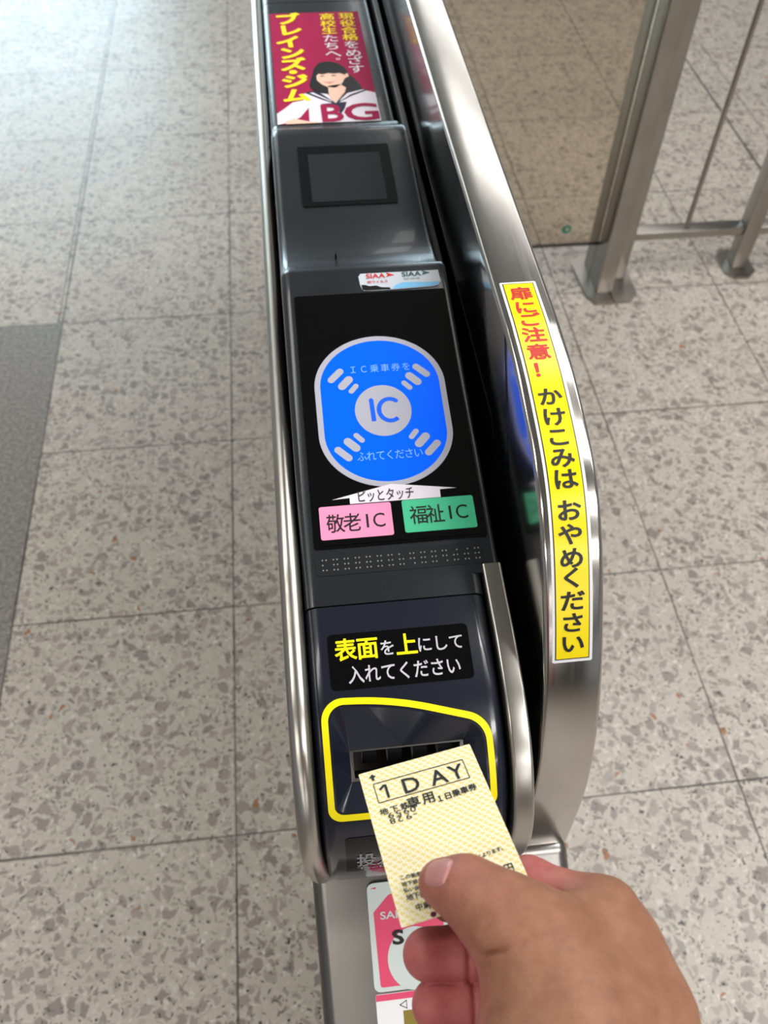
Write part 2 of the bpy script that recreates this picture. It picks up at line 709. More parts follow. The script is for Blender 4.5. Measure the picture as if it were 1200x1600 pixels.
    r.inputs[4].default_value = 0.48
    t.l(r.outputs[0], t.b.inputs['Roughness'])
    t.b.inputs['Specular IOR Level'].default_value = 0.45
    t.bump(t.math('SUBTRACT', 1.0, j), 0.5, 0.001)
    return m


bm = bmesh.new()
add_box(bm, -6, 7, -17, 10, -0.10, 0.0)
tag(obj('floor', bm, terrazzo()), kind='structure')
bm = bmesh.new()
add_box(bm, -6, 7, -17, 10, CEIL, CEIL + 0.1)
tag(obj('wall_back', add_box(bmesh.new(), -6, 7, -16.9, -16.8, 0, CEIL), mat('back_wall_panels', srgb(96, 90, 84), 0.6)), kind='structure')
tag(obj('ceiling', bm, mat('ceiling_panels', srgb(150, 148, 144), 0.8)), kind='structure')

CAUT = ([1.5411, 1.5554, 1.5675, 1.5812, 1.5961, 1.6106], [1.6309, 1.6451, 1.6587, 1.6721, 1.6852, 1.7038, 1.7177, 1.7317, 1.7436, 1.7577, 1.7716, 1.7851])

# ------------------------------------------------------------------ ticket gate
gate = tag(empty('ticket_gate', (0.075, 0.9, 0.0)),
           'long narrow ticket gate with charcoal top, blue touch mark and tall curved steel guard', 'ticket gate')


def profile_solid(path, x0, x1, r, close=(), nseg=4):
    """solid whose outline is a (Y,Z) path; left and right rims are rounded by r"""
    S = Surf(path, True)
    sec = [(x0, -r)]
    for k in range(1, nseg + 1):
        a = k / nseg * math.pi / 2
        sec.append((x0 + r - r * math.cos(a), -r + r * math.sin(a)))
    for k in range(nseg + 1):
        a = k / nseg * math.pi / 2
        sec.append((x1 - r + r * math.sin(a), -r + r * math.cos(a)))
    bm = bmesh.new()
    rows = []
    for i in range(len(S.P)):
        n = S.vn[i]
        rows.append([bm.verts.new((x, S.P[i, 0] + n[0] * h, S.P[i, 1] + n[1] * h)) for x, h in sec])
    for a, b in zip(rows[:-1], rows[1:]):
        for k in range(len(sec) - 1):
            bm.faces.new((a[k], a[k + 1], b[k + 1], b[k]))
    cl = [bm.verts.new((x0, y, z)) for y, z in close]
    crr = [bm.verts.new((x1, y, z)) for y, z in close]
    f1 = bm.faces.new([q[0] for q in rows] + cl)
    f2 = bm.faces.new([q[-1] for q in rows] + crr)
    if close:
        bm.faces.new([q for q in rows[-1]] + [crr[0], cl[0]][:2])
        for a, b, c, d in zip(cl[:-1], cl[1:], crr[:-1], crr[1:]):
            bm.faces.new((a, c, d, b))
        bm.faces.new(rows[0][::-1] + [cl[-1], crr[-1]])
    else:
        bm.faces.new([q for q in rows[0]] + [q for q in rows[-1][::-1]])
    bmesh.ops.triangulate(bm, faces=[f1, f2])
    return bm


def arc(c, r, a0, a1, n=6):
    return [(c[0] + r * math.cos(math.radians(a0 + (a1 - a0) * k / n)), c[1] + r * math.sin(math.radians(a0 + (a1 - a0) * k / n))) for k in range(n + 1)]


# lower cabinet: sloping apron in front, flat top, runs back under the whole gate
path = [(.036, .0), (.030, .60)] + arc((.052, .706), .022, 190, 130, 5) + \
       [tuple(p) for p in (np.array([.178, .85]) + t * np.array([-.1535, -.128]) for t in (.75, .5, .25, .10))] + \
       arc((.1895, .839), .0125, 125, 90, 5) + [(.26, .8515), (1.0, .8515), (1.88, .8515), (1.9, .84), (1.9, .0)]
cabinet = obj('lower_cabinet', profile_solid(path, -.0198, .1705, .0095), STEEL_CAB, gate, 35)

# stainless cheeks: the left one runs the full length, the right one ends under the reader housing
RAILP = cr([(.186, .853), (.171, .885), (.1635, .935), (.169, .970), (.1915, 1.0015), (.225, 1.0215), (.262, 1.0315), (.30, 1.037),
            (.40, 1.044), (.9, 1.046), (1.9, 1.046)], 8)
def tuck(bm, amount):
    """the cheeks lean in towards the cabinet at their foot"""
    for v in bm.verts:
        q = min(max((.975 - v.co.z) / .125, 0.0), 1.0)
        v.co.x += amount * q * q * (3 - 2 * q)
    return bm


obj('side_rail', tuck(shell(RAILP, -.0235, -.0098, .0066, .10, 6), .0055), STEEL_RAIL, gate, 50)
RAILR = cr([(.186, .853), (.171, .885), (.1635, .935), (.169, .970), (.1915, 1.0015), (.225, 1.0215), (.262, 1.0315), (.296, 1.036), (.318, 1.039)], 8)
obj('side_rail', tuck(shell(RAILR, .1090, .1222, .0022, .03, 6), -.0030), STEEL_RAIL, gate, 50)
box('inner_frame', (-.0095, .126, .30, 1.88, .852, .985), BLACKM, gate)

# navy front cover with the ticket mouth
cover = obj('front_cover', shell(FRONT, -.0090, .1083, .0095, .030, 6), NAVY, gate, 45)
YO = roundpoly([(-.0035, .2112), (.040, .2090), (.0990, .1915), (.0995, .1345), (-.0035, .1362)], [.0135, .20, .0175, .009, .0085], 12)
YI = roundpoly([(.0005, .2070), (.040, .2048), (.0952, .1882), (.0955, .1386), (.0005, .1402)], [.0100, .20, .0145, .006, .006], 12)
FO = roundpoly([(.0020, .2052), (.040, .2030), (.0936, .1868), (.0940, .1402), (.0020, .1418)], [.0085, .20, .0130, .005, .005], 10)
FI = roundpoly([(.0118, .1780), (.044, .1783), (.0830, .1780), (.0830, .1552), (.0118, .1552)], [.0008, .0004, .0008, .0008, .0008], 10)
_o, _i = [], []
for i in range(len(FO)):
    j = (i + 1) % len(FO)
    n = max(1, int((Vector(FO[j]) - Vector(FO[i])).length / .004))
    _o += [tuple(Vector(FO[i]).lerp(Vector(FO[j]), k / n)) for k in range(n)]
    _i += [tuple(Vector(FI[i]).lerp(Vector(FI[j]), k / n)) for k in range(n)]
FO, FI = _o, _i
cb = bmesh.new()
loops = []
for L_, h in ((FO, .006), (FO, .0), (FI, -.012), (FI, -.05)):
    loops.append([cb.verts.new(S_FRONT(u, s, h)) for u, s in L_])
for a, b in zip(loops[:-1], loops[1:]):
    for k in range(len(a)):
        k2 = (k + 1) % len(a)
        cb.faces.new((a[k], a[k2], b[k2], b[k]))
cb.faces.new(loops[0])
cb.faces.new(loops[-1][::-1])
boolean_cut(cover, cb)
def dense2(A, B, step=0.003):
    oa, ob = [], []
    for i in range(len(A)):
        j = (i + 1) % len(A)
        n = max(1, int((Vector(A[j]) - Vector(A[i])).length / step))
        oa += [tuple(Vector(A[i]).lerp(Vector(A[j]), k / n)) for k in range(n)]
        ob += [tuple(Vector(B[i]).lerp(Vector(B[j]), k / n)) for k in range(n)]
    return oa, ob


YO, YI = dense2(YO, YI)
ring('slot_outline', S_FRONT, YO, YI, YEL, gate, .0006)
slot = box('ticket_slot', (.006, .090, .245, .29, .93, .988), BLACKM, gate)
LO = rect(.0119, .0829, .1553, .1779, .0006)
LI = rect(.0142, .0806, .1580, .1768, .0006)
S_IN = Surf(FRONT, True)
bm = bmesh.new()
V = [[bm.verts.new(S_FRONT(u, s, h)) for (u, s), h in ((o, -.0125), (i, -.0125), (i, -.024), (o, -.024))] for o, i in zip(LO, LI)]
for k in range(len(V)):
    a, b = V[k], V[(k + 1) % len(V)]
    for q in range(4):
        q2 = (q + 1) % 4
        bm.faces.new((a[q], b[q], b[q2], a[q2]))
obj('slot_lip', bm, mat('slot_lip_metal', (0.16, 0.155, 0.15, 1), 0.35, 1.0), slot)
bm = bmesh.new()
for k in range(4):
    c = S_FRONT(.020 + k * .016, .168, -.026)
    add_box(bm, c.x, c.x + .009, c.y, c.y + .01, c.z - .007, c.z + .006)
obj('slot_guide', bm, mat('slot_guide_dark', srgb(26, 26, 28), 0.35), slot)

# reader housing
ICP = np.vstack([np.array([.3125, 1.0371]) + t * (np.array([.568, 1.0896]) - np.array([.3125, 1.0371])) for t in np.linspace(0, 1, 12)] +
                [np.array([(.573, 1.0893), (.5765, 1.0868), (.578, 1.080), (.578, 1.070)])])
bm = shell(ICP, -.0088, .1212, .0075, .022, 6, .0045)
b2 = shell(np.array([(.2990, 1.0342), (.306, 1.0357), (.3135, 1.0373)]), -.0088, .1083, .0075, .020, 6)
me_ = bpy.data.meshes.new('strip')
b2.to_mesh(me_)
b2.free()
bm.from_mesh(me_)
bpy.data.meshes.remove(me_)
housing = obj('reader_housing', bm, GREY, gate, 45)
panel = plate('reader_panel', S_IC, rect(.0005, .1162, .0402, .2518, .002), BLACK, gate, .0008)
mark = plate('touch_mark', S_IC, [(.0573 + .0434 * math.cos(a), (.1655 if math.sin(a) > 0 else .1268) + .0402 * math.sin(a)) for a in
                                  [2 * math.pi * (k + .5) / 96 for k in range(96)]], MARK_BLUE, gate, .0012, .0006)
ST = lambda r, ry, yt, yb: [(.0573 + r * math.cos(a), (yt if math.sin(a) > 0 else yb) + ry * math.sin(a)) for a in [2 * math.pi * (k + .5) / 96 for k in range(96)]]
ring('mark_ring', S_IC, ST(.0474, .0441, .1655, .1268), ST(.0433, .0401, .1655, .1268), MARK_RING, mark, .0013)
bars = []
for (ax, ay, bx, by, w) in ((.0211, .1716, .0307, .1813, .0052), (.0288, .1657, .0362, .1735, .0060), (.0354, .1613, .0405, .1673, .0039)):
    for sx in (1, -1):
        for sy in (1, -1):
            p = Vector(((ax - .0573) * sx, (ay - .1436) * sy))
            q = Vector(((bx - .0573) * sx, (by - .1436) * sy))
            d = (q - p).normalized()
            n = Vector((-d.y, d.x)) * w / 2
            pts = []
            p2, q2 = p.lerp(q, .14), q.lerp(p, .14)
            a0 = math.atan2(d.y, d.x)
            for k in range(9):
                a = a0 - math.pi / 2 + math.pi * k / 8
                pts.append((.0573 + q2.x + math.cos(a) * w / 2, .1436 + q2.y + math.sin(a) * w / 2))
            for k in range(9):
                a = a0 + math.pi / 2 + math.pi * k / 8
                pts.append((.0573 + p2.x + math.cos(a) * w / 2, .1436 + p2.y + math.sin(a) * w / 2))
            bars.append(pts)
for pts in bars:
    plate('mark_bar', S_IC, pts, MARK_RING, mark, .00135, .0012)
plate('mark_disc', S_IC, [(.0573 + .0202 * math.cos(2 * math.pi * k / 64), .1443 + .0214 * math.sin(2 * math.pi * k / 64)) for k in range(64)],
      MARK_RING, mark, .0014, .0012)
# IC letters
bm = bmesh.new()


def stroke(bm, pts, w, S, h):
    n = len(pts)
    L_, R_ = [], []
    for i in range(n):
        a = Vector(pts[max(i - 1, 0)])
        b = Vector(pts[min(i + 1, n - 1)])
        d = (b - a).normalized()
        nn = Vector((-d.y, d.x)) * w / 2
        L_.append(bm.verts.new(S(pts[i][0] + nn.x, pts[i][1] + nn.y, h)))
        R_.append(bm.verts.new(S(pts[i][0] - nn.x, pts[i][1] - nn.y, h)))
    for i in range(n - 1):
        bm.faces.new((L_[i], R_[i], R_[i + 1], L_[i + 1]))
    for e, sgn in ((0, 1), (n - 1, -1)):
        d = (Vector(pts[1]) - Vector(pts[0])) if e == 0 else (Vector(pts[-1]) - Vector(pts[-2]))
        a0 = math.atan2(d.y, d.x)
        c = Vector(pts[e])
        fan = [bm.verts.new(S(c.x + math.cos(a0 + sgn * (math.pi / 2 + math.pi * k / 8)) * w / 2,
                              c.y + math.sin(a0 + sgn * (math.pi / 2 + math.pi * k / 8)) * w / 2, h)) for k in range(9)]
        bm.faces.new(fan)


stroke(bm, [(.0495, .1533), (.0499, .1356)], .0032, S_IC, .0016)
stroke(bm, [(.0622 + .0079 * math.cos(a), .1443 + .0092 * math.sin(a)) for a in [math.radians(52 + 256 * k / 24) for k in range(25)]], .0032, S_IC, .0016)
obj('mark_letters', bm, MARK_INK, mark)
lettering('mark_lettering', S_IC, [('em', c, .0390 + i * .0078, .1806, .0066, .0072) for i, c in enumerate('ＩＣ乗車券を')] +
          [('em', c, .0384 + i * .0066, .1075, .0068, .0082) for i, c in enumerate('ふれてください')], MARK_TEXT, mark, .0014)

sub = plate('sticker', S_IC, rect(.0048, .1128, .0422, .0848, .002), BLACK, gate, .0012, .0007)
sub['label'] = 'black sticker sheet with white arrow, pink and green fields'
plate('arrow', S_IC, [(.0152, .0757), (.0562, .0846), (.1003, .0778), (.0890, .0776), (.0888, .0716), (.0270, .0716), (.0270, .0762)], PWHITE, sub, .0015, .0011)
plate('pink_field', S_IC, rect(.0056, .0542, .0463, .0708, .0016), PINK, sub, .0016, .0011)
plate('green_field', S_IC, rect(.0617, .1105, .0470, .0712, .0016), GREEN, sub, .0016, .0011)
lettering('lettering', S_IC, [('em', c, .0350 + i * .0066, .0765, .0064, .0098, 0, .006) for i, c in enumerate('ピッとタッチ')] +
          [('em', '敬', .0160, .0575, .0122, .0142, 0, .006), ('em', '老', .0272, .0575, .0122, .0142, 0, .006),
           ('fit', 'I', .0366, .0381, .0530, .0630), ('fit', 'C', .0412, .0492, .0528, .0632),
           ('em', '福', .0722, .0592, .0122, .0142, 0, .006), ('em', '祉', .0834, .0592, .0122, .0142, 0, .006),
           ('fit', 'I', .0928, .0943, .0544, .0644), ('fit', 'C', .0974, .1054, .0542, .0646)], INK, sub, .0018)

# braille strip
br = plate('braille_plate', S_IC, rect(.0005, .1105, .0214, .0366, .0025), BRAILLE, gate, .0004)
bm = bmesh.new()
rnd = random.Random(4)
for c in range(15):
    for i in range(2):
        for j in range(3):
            if rnd.random() < .08:
                continue
            p = S_IC(.0052 + c * .00722 + i * .0024, .0252 + j * .0036, .0004)
            bmesh.ops.create_icosphere(bm, subdivisions=1, radius=.00068, matrix=Matrix.Translation(p))
obj('braille_dots', bm, DOTS, br, 60)

# torn maker sticker at the far edge of the housing
sia = plate('sticker', S_IC, [(.0530, .2552), (.0545, .2542), (.0575, .2540), (.060, .2538), (.0700, .2537), (.108, .2546), (.1125, .2556), (.1145, .2590), (.1140, .2705), (.0530, .2708), (.0512, .2680), (.0518, .2600)],
            STICKY, gate, .0006)
sia['label'] = 'torn white and light blue sticker with red and green lettering'
plate('blue_band', S_IC, [(.0765, .2542), (.108, .2549), (.1122, .2559), (.1138, .2585), (.0850, .2600), (.0790, .2578)], LIGHTBLUE, sia, .0008, .0005)
plate('torn_patch', S_IC, [(.0532, .2550), (.0560, .2541), (.0750, .2539), (.0742, .2556), (.0680, .2562), (.0640, .2582), (.0590, .2578), (.0560, .2592), (.0528, .2596)], BLACKM, sia, .0009, .0005)
lettering('red_lettering', S_IC, [('fit', 'SIAA', .0570, .0720, .2652, .2698, 0, .015), ('fit', '抗ウイルス', .0575, .0735, .2602, .2632, 0, .01)], RED, sia, .0011)
lettering('green_lettering', S_IC, [('fit', 'SIAA', .0850, .1000, .2652, .2700, 0, .015), ('fit', 'ISO 22196', .0860, .0985, .2622, .2638)], GREENINK, sia, .0011)
plate('red_arrow', S_IC, [(.0728, .2662), (.0790, .2676), (.0730, .2704), (.0742, .2682)], RED, sia, .0010, .0005)
plate('green_arrow', S_IC, [(.1008, .2664), (.1070, .2680), (.1010, .2706), (.1022, .2684)], GREENINK, sia, .0010, .0005)

# display housing
DP = [(.5785, 1.0835), (.592, 1.0778), (.607, 1.0742), (.625, 1.0724), (.645, 1.0720), (.66, 1.0726), (.69, 1.0748), (.72, 1.07695), (.755, 1.0795), (.785, 1.0816), (.793, 1.0816), (.799, 1.0803), (.806, 1.0770), (.814, 1.0718), (.823, 1.0668), (.832, 1.0635), (.8395, 1.0622)]
dh = obj('display_housing', shell(np.array(DP), -.0090, .1196, .0070, .022, 6, .0045), GREY, gate, 45)
disp = plate('display', S_DISP, rect(.0142, .0980, .1043, .1905, .0022), FRAME_BLACK, gate, .0010)
plate('screen', S_DISP, rect(.0230, .0887, .1095, .1778), SCREEN, disp, .0013, .0009)
box('pin', (.0360, .0376, .6015, .604, 1.066, 1.0805), BLACKM, gate, .0003)

# rear cover with the advertisement
AP = [(.8402, 1.0618), (.8440, 1.062), (1.118, 1.062)]
obj('rear_cover', shell(np.array(AP), -.0090, .1150, .0070, .022, 6, .0045), GREY, gate, 45)
AP2 = [(1.1192, 1.062), (1.5, 1.062), (1.9, 1.062)]
obj('rear_cover', shell(np.array(AP2), -.0090, .1150, .0070, .022, 6, .0045), GREY, gate, 45)
tr = bmesh.new()
add_box(tr, .1228, .1292, .59, 1.9, .98, 1.0560, .0018)
obj('side_trim', tr, plastic('trim_grey', srgb(92, 95, 98), 0.3), gate, 40)
poster = plate('poster', S_AD, rect(-.002, .1010, .0415, .2890), MAGENTA, gate, .0005)
A_ = lambda pts: pts
plate('blouse', S_AD, [(0.0266, 0.0996), (0.035, 0.1047), (0.0519, 0.0972), (0.0571, 0.0791), (0.0708, 0.1001), (0.0886, 0.1038), (0.1010, 0.0968), (0.1010, 0.0405),
                       (0.0297, 0.0416), (0.0305, 0.0715), (0.0213, 0.0534), (0.0100, 0.0440), (-0.002, 0.0405), (-0.002, 0.0613), (0.0066, 0.0718), (0.0151, 0.0833), (0.0259, 0.0864)], PWHITE, poster, .0007, .0004)
plate('hand', S_AD, [(0.006, 0.0453), (0.0147, 0.0505), (0.0298, 0.0440), (0.0400, 0.0410), (0.0064, 0.0408)], FACE, poster, .0009, .0005)
plate('hair', S_AD, [(0.0387, 0.1406), (0.0408, 0.1531), (0.0472, 0.1652), (0.0572, 0.1682), (0.0679, 0.1625), (0.0751, 0.15), (0.0769, 0.1384), (0.0815, 0.1294), (0.0859, 0.1178),
                     (0.0882, 0.1065), (0.0829, 0.1005), (0.0762, 0.1), (0.0695, 0.1003), (0.0598, 0.0954), (0.0519, 0.0972), (0.0441, 0.1), (0.0365, 0.1077), (0.0337, 0.1162), (0.0357, 0.127)], HAIR, poster, .0009, .0005)
plate('face', S_AD, [[(0.0425, 0.1359), (0.0456, 0.1411), (0.0553, 0.1426), (0.0663, 0.1426), (0.072, 0.1376), (0.0723, 0.1292), (0.0675, 0.116), (0.0609, 0.1095), (0.0529, 0.1111), (0.0467, 0.1179), (0.0425, 0.1267)],
                     [(0.0531, 0.1138), (0.0661, 0.1162), (0.0716, 0.1087), (0.0698, 0.1003), (0.0574, 0.079), (0.0528, 0.0949)],
                     [(0.0716, 0.1361), (0.0760, 0.1398), (0.0767, 0.1328), (0.0723, 0.1291)]], FACE, poster, .0011, .0005)
plate('fringe', S_AD, [[(0.0419, 0.1374), (0.0433, 0.1485), (0.0509, 0.1589), (0.0621, 0.1603), (0.071, 0.1505), (0.0726, 0.1362), (0.0676, 0.1405), (0.0606, 0.1395), (0.0553, 0.1412), (0.0495, 0.1385), (0.0455, 0.1403)],
                       [(.0457, .1345), (.0485, .1358), (.0512, .1345), (.0485, .1338)], [(.0580, .1350), (.0608, .1362), (.0640, .1348), (.0608, .1341)]], HAIR, poster, .0013, .0005)
plate('mouth', S_AD, [(0.0484, 0.1226), (0.0563, 0.1210), (0.062, 0.1236), (0.0555, 0.1184)], LIP, poster, .0013, .0005)
plate('collar', S_AD, [[(0.0287, 0.1012), (0.0364, 0.105), (0.0441, 0.1), (0.0574, 0.079), (0.0558, 0.0782), (0.0432, 0.0876)],
                       [(0.0952, 0.1037), (0.0872, 0.104), (0.0708, 0.1001), (0.0596, 0.0803), (0.0611, 0.0786), (0.0754, 0.0915)],
                       [(0.0438, 0.0771), (0.0697, 0.0796), (0.0667, 0.067), (0.0626, 0.0573), (0.0609, 0.06), (0.0576, 0.0681), (0.045, 0.0749)]], NAVYP, poster, .0010, .0005)
plate('collar_stripe', S_AD, [[(0.0334, 0.1001), (0.0365, 0.1012), (0.0545, 0.0815), (0.0530, 0.0815), (0.0437, 0.0903)],
                              [(0.0908, 0.1030), (0.0868, 0.1030), (0.0716, 0.0966), (0.0630, 0.0825), (0.0640, 0.0820), (0.0752, 0.0945)]], PWHITE, poster, .0012, .0005)
lettering('magenta_lettering', S_AD, [('fit', 'B', .0425, .0645, .0415, .0755, 0, .02), ('fit', 'G', .0655, .1000, .0415, .0755, 0, .018)], MAGENTA, poster, .0012)
lettering('yellow_lettering', S_AD, [('em', c, u, s, .0285, .0285, 0.06, .045) for c, u, s in zip('ブレインズ・ジム',
          (.0182, .0198, .0169, .0192, .0192, .0186, .0194, .0191), (.2728, .2451, .2157, .1896, .1631, .1460, .1263, .0965))] +
          [('em', c, .0864, s, .0178, .0172, 0, .012) for c, s in zip('現役合格', (.2761, .258, .2404, .2231))] +
          [('em', c, .0640, s, .0178, .0172, 0, .012) for c, s in zip('高校生', (.2761, .2581, .2404))], PYEL, poster, .0009)
lettering('white_lettering', S_AD, [('em', c, .0863, s, .0185, .0190, 0, .006) for c, s in zip('をめざす', (.2046, .185, .1672, .1484))] +
          [('em', c, .0641, s, .0185, .0190, 0, .006) for c, s in zip('たちへ', (.2215, .2031, .185))] +
          [('fit', '。', .0662, .0708, .1702, .1748)], PWHITE, poster, .0009)

# front instruction sticker, entry label
fs = plate('sticker', S_FRONT, rect(.0040, .0928, .2152, .2508, .003), BLACK, gate, .0004)
fs['label'] = 'black instruction sticker with yellow and silver lettering'
lettering('yellow_lettering', S_FRONT, [('em', '表', .0149, .2400, .0136, .0146, 0, .022), ('em', '面', .0286, .2400, .0136, .0146, 0, .022), ('em', '上', .0531, .2400, .0136, .0146, 0, .022)], YEL, fs, .0007)
lettering('silver_lettering', S_FRONT, [('em', c, u, .2390, .0098, .0106, 0, .013) for c, u in zip('をにして', (.0410, .0644, .0745, .0845))] +
          [('em', c, .0200 + i * .0101, .2238, .0098, .0116, 0, .013) for i, c in enumerate('入れてください')], SILVER, fs, .0007)
tl = plate('entry_label', S_FRONT, rect(.0050, .0905, .0735, .1225, .003), BLACK, gate, .0004)
lettering('lettering', S_FRONT, [('em', c, .0178 + i * .0125, .0960, .0124, .0205, 0, .015) for i, c in enumerate('投入口')] +
          [('fit', 'Ticket', .0115, .0400, .0795, .0845)], mat('label_grey_print', srgb(150, 150, 158), 0.45), tl, .0007)

# tall side guard
gp = [tuple(p) for p in GUARD[:-1] if p[0] < 1.85] + [(1.87, 1.144), (1.9, 1.12), (1.9, .86)]
guard = obj('side_guard', profile_solid(gp, .1330, .1702, .0032), STEEL, gate, 35)
guard.data.materials.append(STEEL_MIRROR)
for p_ in guard.data.polygons:
    if p_.normal.x < -.95:
        p_.material_index = 1
PW = Plane((.1330, 0, 0), (0, -1, 0), (0, 0, 1))
plate('sensor_window', PW, [(-1.88, .99), (-.44, .99), (-.415, 1.012), (-.409, 1.039), (-.413, 1.058), (-.425, 1.0655), (-1.88, 1.0655)], WINDOW, gate, .0006)
GL = S_GUARD.s[-1]
ca, cz = GL - 1.5287, GL - 1.7966
cs = plate('sticker', S_GUARD, rect(.1380, .1627, cz - .0008, ca + .0005, .0012), WHITE, gate, .0004)
cs['label'] = 'long yellow warning sticker with white rim on the curved guard'
plate('sign_edge', S_GUARD, rect(.1397, .1608, cz + .0012, ca - .0012), INK, cs, .0006, .0003)
plate('sign_field', S_GUARD, rect(.1403, .1602, cz + .0019, ca - .0019), YELSIGN, cs, .0008, .0003)
CU = .15025
# character positions measured along the guard
lettering('red_lettering', S_GUARD, [('em', c, CU, GL - s, .0152, .0130, 0, .024) for c, s in zip('扉にご注意！', CAUT[0])], RED, cs, .0011)
lettering('black_lettering', S_GUARD, [('em', c, CU, GL - s, .0152, .0130, 0, .024) for c, s in zip('かけこみはおやめください', CAUT[1])], INK, cs, .0011)

# stickers on the sloping front of the cabinet
CL = S_CAB.s[-1]
D = lambda pts: [(u, CL - d) for u, d in pts]
cc = plate('sticker', S_CAB, rect(.0188, .0760, CL - .0815, CL - .0010, .005), CARD_WHITE, gate, .0006)
cc['label'] = 'grey-white card picture sticker with pink field'
plate('pink_field', S_CAB, roundpoly(D([(.0224, .0225), (.0345, .0100), (.0725, .0100), (.0725, .0780), (.0236, .0780)]), [.001, .006, .004, .003, .002]), CARD_PINK, cc, .0009, .0005)
plate('disc', S_CAB, [(.0500 + .0200 * math.cos(2 * math.pi * k / 40), CL - .0590 + .0235 * math.sin(2 * math.pi * k / 40)) for k in range(40)], CARD_WHITE, cc, .0012, .0005)
lettering('white_lettering', S_CAB, [('fit', 'SAPICA', .0270, .0585, CL - .0280, CL - .0222, 0, .02)], CARD_WHITE, cc, .0012)
lettering('black_lettering', S_CAB, [('fit', 'S', .0345, .0430, CL - .0475, CL - .0365, 0, .03)], INK, cc, .0015)
plate('red_mark', S_CAB, D([(.0215, .0048), (.0255, .0040), (.0250, .0052)]), RED, cc, .0009, .0005)
nb = plate('sticker', S_CAB, rect(.0192, .0900, CL - .1600, CL - .0832, .001), WHITE, gate, .0005)
nb['label'] = 'white sticker with pink band below the card picture'
plate('pink_band', S_CAB, rect(.0194, .0898, CL - .0880, CL - .0834), CARD_PINK, nb, .0008, .0004)
plate('olive_field', S_CAB, rect(.0385, .0860, CL - .1300, CL - .0970), OLIVE, nb, .0008, .0004)
ring('arrow_outline', S_CAB, D([(.0360, .0925), (.0415, .0892), (.0415, .0958)]), D([(.0368, .0925), (.0412, .0899), (.0412, .0951)]), INK, nb, .0008)

# ------------------------------------------------------------------ ticket
TK = Plane((0.0133, 0.1637, 1.0932), (0.987, 0.151, 0.050), (-0.122, 0.923, -0.365))
tk_y = (TK.y - TK.x * TK.y.dot(TK.x)).normalized()
TK.y = tk_y
TK.n = TK.x.cross(TK.y).normalized()
TM = mat('ticket_paper', srgb(244, 236, 196), 0.55, 0, 0.3)
t = NT(TM)
tc = t.n('ShaderNodeUVMap')
sp = t.n('ShaderNodeSeparateXYZ')
t.l(tc.outputs[0], sp.inputs[0])
px, py = sp.outputs[0], sp.outputs[1]
# slanted rows of blotchy yellow glyphs parted by thin pale lines
dd = t.math('MULTIPLY', t.math('SUBTRACT', py, t.math('MULTIPLY', px, 0.60)), 330.0)
rowi = t.math('FLOOR', dd)
rf = t.math('FRACT', dd)
aa = t.math('ADD', t.math('MULTIPLY', t.math('ADD', px, t.math('MULTIPLY', py, 0.35)), 2100.0), t.math('MULTIPLY', rowi, 2.2))
s1 = t.math('SINE', t.math('ADD', aa, t.math('MULTIPLY', rf, 3.5)))
s2 = t.math('SINE', t.math('ADD', t.math('MULTIPLY', aa, 1.9), t.math('MULTIPLY', rf, -4.0)))
gsum = t.math('ADD', t.math('MULTIPLY', s1, 0.6), t.math('MULTIPLY', s2, 0.4))
line = t.math('MULTIPLY', t.ramp(rf, 0.10, 0.24), t.ramp(rf, 0.99, 0.88))
sh = t.math('MULTIPLY', line, t.ramp(gsum, -0.55, 0.35))
t.l(t.mix(t.math('MULTIPLY', sh, 0.85), srgb(236, 230, 206), srgb(226, 204, 104)), t.b.inputs['Base Color'])
TW, TL_ = .0575, .085
ticket = plate('paper_ticket', TK, rect(0, TW, -TL_, 0, .0005), TM, None, .00015, -.00015)
uv = ticket.data.uv_layers.new(name='UVMap')
for lp in ticket.data.loops:
    c = ticket.data.vertices[lp.vertex_index].co - TK.o
    uv.data[lp.index].uv = (c.dot(TK.x), c.dot(TK.y))
tag(ticket, 'pale yellow day ticket printed 1DAY, held between thumb and finger in front of the slot', 'ticket')
k = .00045
lettering('title_print', TK, [('fit', 'D', .0190, .0270, -.0195, -.0105, 0, .01), ('fit', 'A', .0325, .0410, -.0195, -.0105, 0, .01),
                              ('fit', 'Y', .0420, .0495, -.0195, -.0105, 0, .01)], INK, ticket, k)
lettering('black_print', TK, [('em', '専', .0214, -.0258, .0064, .0070, 0, .015), ('em', '用', .0288, -.0254, .0064, .0070, 0, .015)] +
          [('em', c, .0338 + i * .0041, -.0277 + i * .0003, .0040, .0042, 0, .02) for i, c in enumerate('１日乗車券')] +
          [('em', c, .0068 + i * .0050, -.0262, .0040, .0040, 0, .015) for i, c in enumerate('地下鉄')], INK, ticket, k)
lettering('date_print', TK, [('fit', c, u - .0013, u + .0013, -.0308, -.0276, math.pi) for c, u in zip('9590', (.0094, .0132, .0168, .0201))] +
          [('fit', c, u - .0013, u + .0013, -.0342, -.0311, math.pi) for c, u in zip('829', (.0094, .0130, .0172))] +
          [('fit', '-', .0194, .0212, -.0325, -.0321, math.pi)], INK, ticket, k)
lettering('small_print', TK, [('em', c, .0410 + i * .0023, -.0636 + i * .0002, .0023, .0024, 0, .015) for i, c in enumerate('によります。')] +
          [('em', '円', .0513, -.0730, .0044, .0048, 0, .01)], INK, ticket, k)
